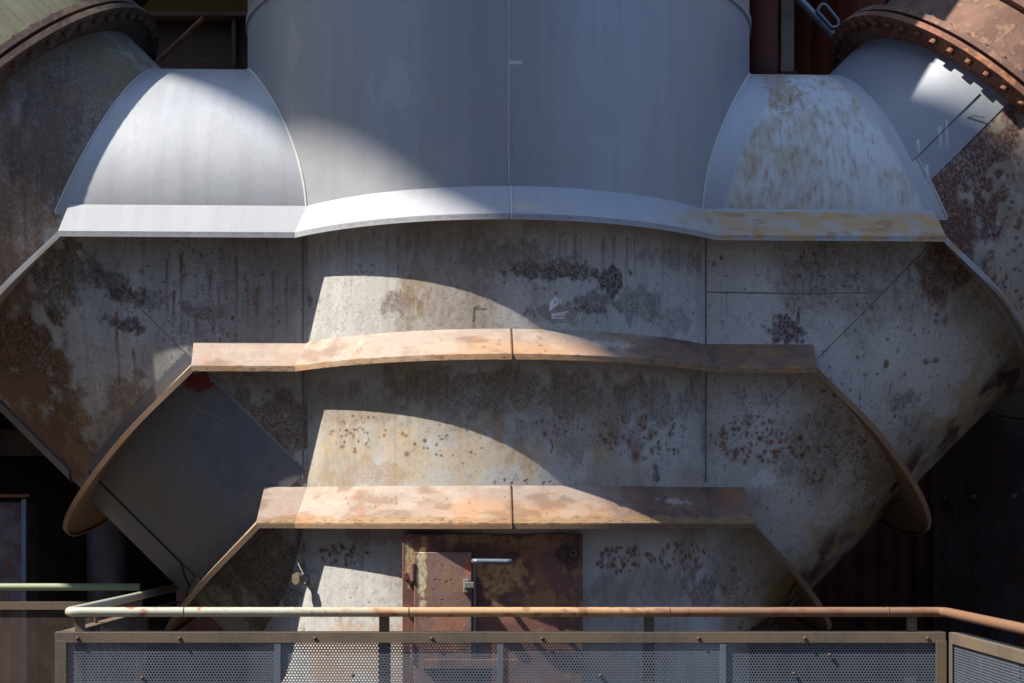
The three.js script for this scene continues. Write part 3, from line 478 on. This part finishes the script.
// hatch in the lowest course
const hatch = sub('hatch', vessel, 'rusty service hatch with a door leaf and a bar handle');
const hb = (w, h, d, x, y, z, r) => { const g = box(w, h, d, x, y + E, z, r); const p = g.attributes.position, uv = g.attributes.uv; for (let i = 0; i < p.count; i++) uv.setXY(i, ...coatHatch.uv(p.getX(i), p.getY(i) - E)); return g; };
part('frame', hb(0.95, 1.0, 0.3, -0.084, -0.6, 1.397, 0.004), coatHatch.mat, hatch);
part('door_leaf', hb(0.3, 0.85, 0.035, -0.346, -0.62, 1.5645, 0.004), coatLeaf.mat, hatch, 'paler rusty door leaf with flaking cream paint');
part('shade_gap_bar', tube([[-0.185, E - 0.24, 1.565], [-0.182, E - 0.5, 1.565], [-0.186, E - 1.0, 1.565]], 0.011, 20, 8), M.weldDark, hatch);  // dark bar drawn where only a shadowed gap runs beside the leaf
part('handle', tube([[-0.185, E - 0.24, 1.54], [-0.185, E - 0.24, 1.66], [-0.17, E - 0.24, 1.675], [-0.012, E - 0.242, 1.675], [0.003, E - 0.243, 1.66], [0.004, E - 0.243, 1.54]], 0.014, 60, 8), coatGalv.mat, hatch);
for (const y of [-0.3, -0.72]) part('hinge', new THREE.CylinderGeometry(0.016, 0.016, 0.09, 10).translate(-0.502, E + y, 1.575), coatHatch.mat, hatch);
part('latch', mergeGeometries([box(0.03, 0.07, 0.05, -0.225, E - 0.37, 1.6), box(0.05, 0.03, 0.03, -0.21, E - 0.365, 1.63)]), M.weldDark, hatch);
part('strap', hb(0.5, 0.05, 0.02, -0.2, -0.78, 1.592, 0.003), coatHatch.mat, hatch);
for (const [x, y] of [[-0.535, -0.32], [-0.535, -0.49], [0.36, -0.5], [0.34, -0.2], [-0.535, -0.7], [0.36, -0.75]]) {
  const b = part('bolt', boltG, coatHatch.mat, hatch); b.position.set(x, E + y, 1.556); b.rotation.x = Math.PI / 2; b.scale.setScalar(0.8);
}
// capped pipe stub beside the hatch
{
  const stub = sub('pipe_stub', vessel, 'short capped pipe stub left of the hatch'), t = -1.191 / R;
  stub.position.set(R * Math.sin(t), E - 0.348, R * Math.cos(t)); stub.rotation.y = t;
  part('collar', new THREE.CylinderGeometry(0.036, 0.06, 0.03, 20).rotateX(Math.PI / 2).translate(0, 0, 0.01), coat4.mat, stub);
  part('nipple', new THREE.CylinderGeometry(0.024, 0.024, 0.09, 16).rotateX(Math.PI / 2).translate(0, 0, 0.05), coatGalv.mat, stub);
  part('cap_nut', new THREE.CylinderGeometry(0.035, 0.035, 0.035, 6).rotateX(Math.PI / 2).translate(0, 0, 0.09), coatFrame.mat, stub);
}

// ------------------------------------------------------------------ balustrades with perforated sheet
function perforated(w, h) {
  const px = 0.015, py = 0.013, r = 0.0054, nx = Math.round(w / px), ny = Math.round(h / py), P = [], UV = [], I = [];
  const dx = w / nx, dy = h / ny;
  for (let j = 0; j < ny; j++) for (let i = 0; i < nx - (j & 1); i++) {
    const x = (i + 0.5 + (j & 1) * 0.5) * dx, y = (j + 0.5) * dy, b = P.length / 3;
    const out = [[dx / 2, 0], [dx / 2, dy / 2], [-dx / 2, dy / 2], [-dx / 2, 0], [-dx / 2, -dy / 2], [dx / 2, -dy / 2]];
    for (let k = 0; k < 6; k++) { const a = k * Math.PI / 3 + (k === 1 || k === 4 ? -0.05 : 0); P.push(x + out[k][0], y + out[k][1], 0, x + r * Math.cos(a), y + r * Math.sin(a), 0); UV.push(x + out[k][0], y + out[k][1], x, y); }
    for (let k = 0; k < 6; k++) { const m = (k + 1) % 6; I.push(b + k * 2, b + m * 2, b + m * 2 + 1, b + k * 2, b + m * 2 + 1, b + k * 2 + 1); }
  }
  for (let j = 1; j < ny; j += 2) for (const x of [0, w - dx / 2]) { const b = P.length / 3; for (const [a, c] of [[0, 0], [dx / 2, 0], [dx / 2, dy], [0, dy]]) { P.push(x + a, j * dy + c, 0); UV.push(x + a, j * dy + c); } I.push(b, b + 1, b + 2, b, b + 2, b + 3); }
  const g = new THREE.BufferGeometry(); g.setAttribute('position', new THREE.Float32BufferAttribute(P, 3)); g.setAttribute('uv', new THREE.Float32BufferAttribute(UV, 2)); g.setIndex(I);
  const N = new Float32Array(P.length); for (let i = 2; i < N.length; i += 3) N[i] = 1; g.setAttribute('normal', new THREE.BufferAttribute(N, 3));
  return g;
}
const RAILY = E - 0.466, TOPY = E - 0.562, SHH = 0.93;
const smallBolt = metric(new THREE.SphereGeometry(0.0095, 10, 6, 0, 6.283, 0, Math.PI / 2).toNonIndexed(), 3);
const flat = (...a) => metric(box(...a), 0.7);
// a run along local +x from 0 to L, seen from local +z
function run(name, label, L, n, pos, turn, { sheet = coatGalv, posts = [], boltsAt = [], rail = coatRail, railPts = null, joints = true, low = [] } = {}) {
  const t = thing(name, label, 'balustrade', pos, 'perforated balustrades along the platform'); t.rotation.y = turn;
  const sw = L / n, sg = perforated(sw, SHH);
  for (let i = 0; i < n; i++) { const s = part('perforated_sheet', sg, sheet.mat, t); s.position.set(i * sw, TOPY - 0.02 - SHH, -0.004 - (i & 1) * 0.003); }
  part('top_rail', mergeGeometries([flat(L, 0.052, 0.006, L / 2, TOPY - 0.026, 0.004), flat(L, 0.006, 0.06, L / 2, TOPY - 0.003, -0.03)]), coatFrame.mat, t);
  part('bottom_rail', flat(L, 0.05, 0.008, L / 2, TOPY - SHH, 0.004), coatFrame.mat, t);
  for (const x of [0.03, L - 0.022]) part('stile', flat(0.052, SHH - 0.05, 0.006, x, TOPY - 0.052 - (SHH - 0.07) / 2, 0.005), coatFrame.mat, t);
  if (joints) for (let i = 1; i < n; i++) part('joint_strip', flat(0.03, SHH - 0.06, 0.004, i * sw, TOPY - 0.055 - (SHH - 0.07) / 2, 0.003), coatGalv.mat, t);
  for (const x of posts) { part('post', flat(0.058, TOPY - 0.01, 0.012, x, (TOPY - 0.01) / 2, -0.045), coatFrame.mat, t); part('rail_bracket', flat(0.05, RAILY - TOPY, 0.01, x, (RAILY + TOPY) / 2, -0.02), coatFrame.mat, t); }
  for (const x of boltsAt) { const b = part('bolt', smallBolt, coatDark.mat, t); b.position.set(x, TOPY - 0.03, 0.008); b.rotation.x = Math.PI / 2; }
  for (const [x, y] of low) { const b = part('bolt', smallBolt, coatDark.mat, t); b.position.set(x, y, 0.0); b.rotation.x = Math.PI / 2; }
  return t;
}
const ZB = 2.3, XL = -2.13, XR = 2.147;
const handrail = (pts, coat, parent, uvf) => {
  const cv = new THREE.CurvePath(); const V = pts.map((p) => new THREE.Vector3(...p)), r = 0.05;
  let prev = V[0];
  for (let i = 1; i < V.length - 1; i++) {
    const a = V[i].clone().addScaledVector(V[i - 1].clone().sub(V[i]).normalize(), r), b = V[i].clone().addScaledVector(V[i + 1].clone().sub(V[i]).normalize(), r);
    cv.add(new THREE.LineCurve3(prev, a)); cv.add(new THREE.QuadraticBezierCurve3(a, V[i], b)); prev = b;
  }
  cv.add(new THREE.LineCurve3(prev, V[V.length - 1]));
  const g = new THREE.TubeGeometry(cv, 400, 0.0235, 16, false); const p = g.attributes.position, uv = g.attributes.uv;
  for (let i = 0; i < p.count; i++) uv.setXY(i, ...(uvf ? uvf(p.getX(i), uv.getY(i)) : [(p.getX(i) + 2.6) / 5.2, uv.getY(i)]));
  return part('handrail', g, coat, parent);
};
const front = run('balustrade', 'long perforated balustrade in front of the vessel, rail greenish at left, orange and shade-darkened brown at right', XR - XL, 4, [XL, 0, ZB], 0, {
  posts: [0.115, 1.58, 2.855, 4.12], boltsAt: [0.11, 0.6, 1.25, 1.81, 2.34, 3.09, 3.6, 4.19], low: [[0.42, TOPY - 0.22], [1.43, TOPY - 0.21], [2.62, TOPY - 0.21], [3.55, TOPY - 0.2], [3.72, TOPY - 0.11]],
});
handrail([[0.06, RAILY, -2.75], [0.06, RAILY, 0], [XR - XL, RAILY, 0], [XR - XL, RAILY, 5.2]], coatRail.mat, front, (x, v) => [(x + XL + 2.6) / 5.2, v]);
for (const x of [0.62, 1.7, 2.95, 4.0]) part('weld_joint', metric(new THREE.TorusGeometry(0.0235, 0.0028, 6, 20).rotateY(Math.PI / 2).translate(x, RAILY, 0), 3), coatRust.mat, front);
const left = run('balustrade', 'short perforated balustrade running back beside the left pipe', 2.75, 3, [XL + 0.005, 0, ZB - 2.75], 0, { posts: [1.0, 2.1], joints: false });
left.rotation.y = -Math.PI / 2; left.position.set(XL + 0.01, 0, ZB - 2.78);
const right = run('balustrade', 'perforated balustrade coming forward at the right edge', 5.2, 5, [XR, 0, ZB + 5.2], 0, { posts: [1.2, 2.6, 3.9, 4.75], joints: false });
right.rotation.y = -Math.PI / 2; right.position.set(XR + 0.02, 0, ZB + 0.01);
const rear = run('balustrade', 'perforated balustrade, sheets coloured dark for shade, with a pale green rail at the far left', 4, 4, [-6.3, 0, -0.45], 0, { sheet: coatDark, posts: [0.3, 1.7, 3.1], joints: false });  // dark sheet coat paints in the shade at the back
handrail([[0, RAILY, 0], [2, RAILY, 0], [3.98, RAILY, 0]], M.green, rear);

// ------------------------------------------------------------------ behind the vessel
const hall = thing('hall_wall', 'dark rusty sheet-metal hall wall behind the vessel', 'wall', [0, 0, -4.6]);
for (let i = 0; i < 22; i++) {          // profiled sheets
  const w = 0.95, x0 = -10.5 + i * w;
  if (x0 < -3.2 && x0 > -8.5) continue;
  part('wall_sheet', grid(16, 1, (a, b) => { const t = (a * 6) % 1; const zz = 0.04 * sm(0.1, 0.3, t) * sm(0.9, 0.7, t); return [x0 + a * (w + 0.03), b * 12, zz + 0.004 * (i & 1), (x0 + a * w) / 3, b * 4]; }), coatMaroon.mat, hall);
}
const bay = thing('dark_bay', 'open machinery bay, coloured dark for its shade, behind the left branch pipe', 'bay', [-5.5, 0, -4.6]);
part('back_wall', flat(6.2, 9, 0.1, 0, 4.5, -4.5), coatDark.mat, bay); part('side_wall', flat(0.1, 9, 4.6, -3.1, 4.5, -2.2), coatDark.mat, bay); part('side_wall', flat(0.1, 9, 4.6, 3.1, 4.5, -2.2), coatDark.mat, bay); part('roof_plate', flat(6.3, 0.1, 4.7, 0, 9.05, -2.2), coatDark.mat, bay); part('floor_plate', flat(6.2, 0.02, 4.6, 0, 0.01, -2.2), coatDark.mat, bay);  // dark wall coat puts the shade of the recess into the colour
for (const [x, y0, r, len] of [[-1.5, 0, 0.16, 9], [0.3, 0, 0.1, 9], [1.6, 0, 0.2, 9]]) part('standpipe', metric(new THREE.CylinderGeometry(r, r, len, 20, 1).translate(x, y0 + len / 2, -1.6), 0.33), coatTank.mat, bay);
part('cross_beam', flat(6.1, 0.25, 0.15, 0, 2.3, -1.2), coatDark.mat, bay); part('added_lintel_wall', flat(6.2, 6.4, 0.12, 0, 5.8, 0.06), coatMaroon.mat, bay);  // unseen wall over the opening added to keep sky light out
const shade_gallery = thing('shade_gallery', 'unseen steel decks added high behind the vessel to block sun and sky', 'shade_gallery', [5.2, 6.4, -3.3]);
part('shade_deck', flat(4.8, 0.12, 3.7, -4.4, 0.06, 0.2), coatDark.mat, shade_gallery); part('edge_girder', flat(2.6, 0.4, 0.15, -3.3, -0.2, 1.5), coatDark.mat, shade_gallery); part('shade_deck', flat(7, 0.12, 4.1, -10.3, 2.06, 0.35), coatDark.mat, shade_gallery);  // unseen decks added to keep sun and sky off the background

const tank = thing('riveted_tank', 'tall dark riveted steel tank behind the right branch pipe', 'tank', [5.53, 0, -2.5]);
for (let k = 0; k < 5; k++) part('shell_plate', grid(64, 1, (a, b) => { const t = (a - 0.5) * 6.283, y = k * 1.72 + 1.72 * b, r = 2.1 + (k & 1) * 0.012; return [r * Math.sin(t), y, r * Math.cos(t), t * 2.1 / 3, y / 3]; }), coatTank.mat, tank);
for (let k = 1; k < 5; k++) part('seam_band', (() => { const y = k * 1.72; return strips(64, [[2.1, y - 0.03], [2.118, y - 0.03], [2.118, y + 0.03], [2.1, y + 0.03]].map(([r, yy]) => (a) => { const t = (a - 0.5) * 6.283; return [r * Math.sin(t), yy, r * Math.cos(t), t * 0.7, yy / 3]; })); })(), coatTank.mat, tank);
{
  const lug = metric(box(0.16, 0.035, 0.06, 0, 0, 0.02), 1), riv = metric(new THREE.SphereGeometry(0.02, 8, 5).toNonIndexed(), 3);
  for (let i = 0; i < 12; i++) { const t = -1.5 + i * 0.2, l = part('lug', lug, coatTank.mat, tank); l.position.set(2.11 * Math.sin(t), 1.735, 2.11 * Math.cos(t)); l.rotation.y = t; }
  for (let k = 0; k < 9; k++) { const r = part('rivet', riv, coatTank.mat, tank), t = -0.62; r.position.set(2.11 * Math.sin(t), 1.2 + (k % 3) * 0.05, 2.11 * Math.cos(t) + 0.0); r.position.x += Math.floor(k / 3) * 0.05; }
}
const vp = thing('brown_pipe', 'vertical reddish brown pipe right of the vessel top', 'pipe', [2.0, 0, -2.2]);
part('pipe_wall', metric(new THREE.CylinderGeometry(0.105, 0.105, 9, 32, 1).translate(0, 4.5, 0), 0.33), coatMaroon.mat, vp);
const col = thing('grey_strut', 'narrow pale grey vertical strut beside the brown pipe', 'strut', [2.23, 5.0, -2.5]);
part('web', flat(0.1, 4, 0.03, 0, 2.02, 0), coatCap.mat, col); part('base_clip', flat(0.13, 0.03, 0.06, 0, 0.0, 0.02), coatDark.mat, col);
const rod = thing('tie_rod', 'slanted steel tie rod with a turnbuckle at the upper right', 'tie rod', [2.145, 4.96, -0.9]);
part('bar', tube([[-0.5, 0.52, 0], [0.13, -0.14, 0]], 0.028, 8, 10), M.rod, rod);
part('turnbuckle', tube([[0.0, 0.03, 0.03], [0.03, 0.075, 0.03], [0.06, 0.07, 0.03], [0.14, -0.03, 0.03], [0.14, -0.07, 0.03], [0.1, -0.08, 0.03]], 0.012, 40, 8, true), M.rod, rod);
const od = thing('olive_duct', 'large mossy olive green duct behind the left flange', 'duct', [-4.2, 6.75, -2.9]);
part('duct_wall', metric(new THREE.CylinderGeometry(1.15, 1.15, 7.2, 64, 1).rotateZ(Math.PI / 2), 0.33), coatOlive.mat, od); part('end_ring', new THREE.TorusGeometry(1.17, 0.05, 8, 64).rotateY(Math.PI / 2).translate(2.5, 0, 0), coatDark.mat, od);
const ball = thing('black_fitting', 'round black fitting just above the left flange', 'fitting', [-2.46, 5.12, -0.7]);
part('body', new THREE.SphereGeometry(0.17, 24, 16), M.black, ball); part('neck', new THREE.CylinderGeometry(0.09, 0.09, 0.6, 16).translate(0, 0.35, 0), M.black, ball);
const pr = thing('prop_bar', 'thin rusty bar leaning up between left flange and vessel', 'bar', [-2.275, 4.71, -0.95]);
part('shaft', tube([[-0.04, -0.04, 0], [0.275, 0.26, 0]], 0.018, 6, 8), coatRust.mat, pr);
const girder = thing('box_girder', 'dark brown box girder in the gap behind the left cover', 'girder', [-2.0, 5.0, -1.75]);
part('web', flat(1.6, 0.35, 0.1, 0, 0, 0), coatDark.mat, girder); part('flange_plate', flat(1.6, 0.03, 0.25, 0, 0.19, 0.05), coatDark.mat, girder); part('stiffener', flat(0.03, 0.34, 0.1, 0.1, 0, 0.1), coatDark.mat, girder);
const cab = thing('switch_cabinet', 'tall dark steel cabinet at the far left behind the rail', 'cabinet', [-4.46, 0, -5.2]);
part('body', flat(1.5, 1.72, 0.5, -0.75, 0.86, -0.3), coatTank.mat, cab); part('corner_post', flat(0.045, 1.75, 0.045, 0.02, 0.875, 0), coatGalv.mat, cab); part('clamp_bar', flat(0.4, 0.03, 0.04, -0.12, 1.78, 0.03), coatRust.mat, cab);

// ------------------------------------------------------------------ high conveyor bridge out of frame to the left: it shades the vessel's upper half
{
  const P1 = new THREE.Vector3(-1.004, E + 1.954, 1.054).applyAxisAngle(turned, YAW), e = new THREE.Vector3(0.484, 0.1625, 0.86).applyAxisAngle(turned, YAW);
  e.addScaledVector(SUN, -e.dot(SUN)).normalize();
  const up = new THREE.Vector3().crossVectors(SUN, e).normalize(); if (up.y < 0) up.negate();
  const c = P1.clone().addScaledVector(SUN, 22), W = 2.55;
  const br = thing('conveyor_bridge', 'enclosed conveyor bridge high above to the left', 'bridge');
  br.position.copy(c); br.setRotationFromMatrix(new THREE.Matrix4().makeBasis(e, up, new THREE.Vector3().crossVectors(e, up)));
  part('housing', metric(box(40, W - 0.2, 2.4, 0, W / 2, 0)), coatMaroon.mat, br); part('bottom_girder', metric(box(40, 0.1, 2.6, 0, 0.05, 0)), coatDark.mat, br); part('top_girder', metric(box(40, 0.1, 2.6, 0, W - 0.05, 0)), coatDark.mat, br);
}

// ------------------------------------------------------------------ unseen halls added round the yard to block low sky
const yardL = thing('added_side_hall', 'unseen long rust-brown hall added at the left to block low sky', 'building', [-17, 0, 4]);
part('wall', metric(box(0.4, 12, 30, 0, 6, 0)), coatMaroon.mat, yardL); part('roof', metric(box(6, 0.3, 30.6, -2.9, 12.15, 0)), coatDark.mat, yardL);
const yardR = thing('added_side_hall', 'unseen lower dark grey hall added at the right to block low sky', 'building', [19, 0, 4]);
part('wall', metric(box(0.4, 9, 30, 0, 4.5, 0)), coatDark.mat, yardR); part('roof', metric(box(6, 0.3, 30.6, 2.9, 9.15, 0)), coatDark.mat, yardR);
const opp = thing('sky_block_hall', 'unseen dark steel-clad hall behind the viewpoint, sized to hold back sky light', 'building', [0, 0, 13]);
part('wall', metric(box(15, 14, 0.4, -0.5, 7, 0)), coatMaroon.mat, opp); part('roof', metric(box(15.6, 0.3, 6, -0.5, 14.15, 2.9)), coatDark.mat, opp);  // width and height set to hold back sky light from the front

renderer.render(scene, camera);
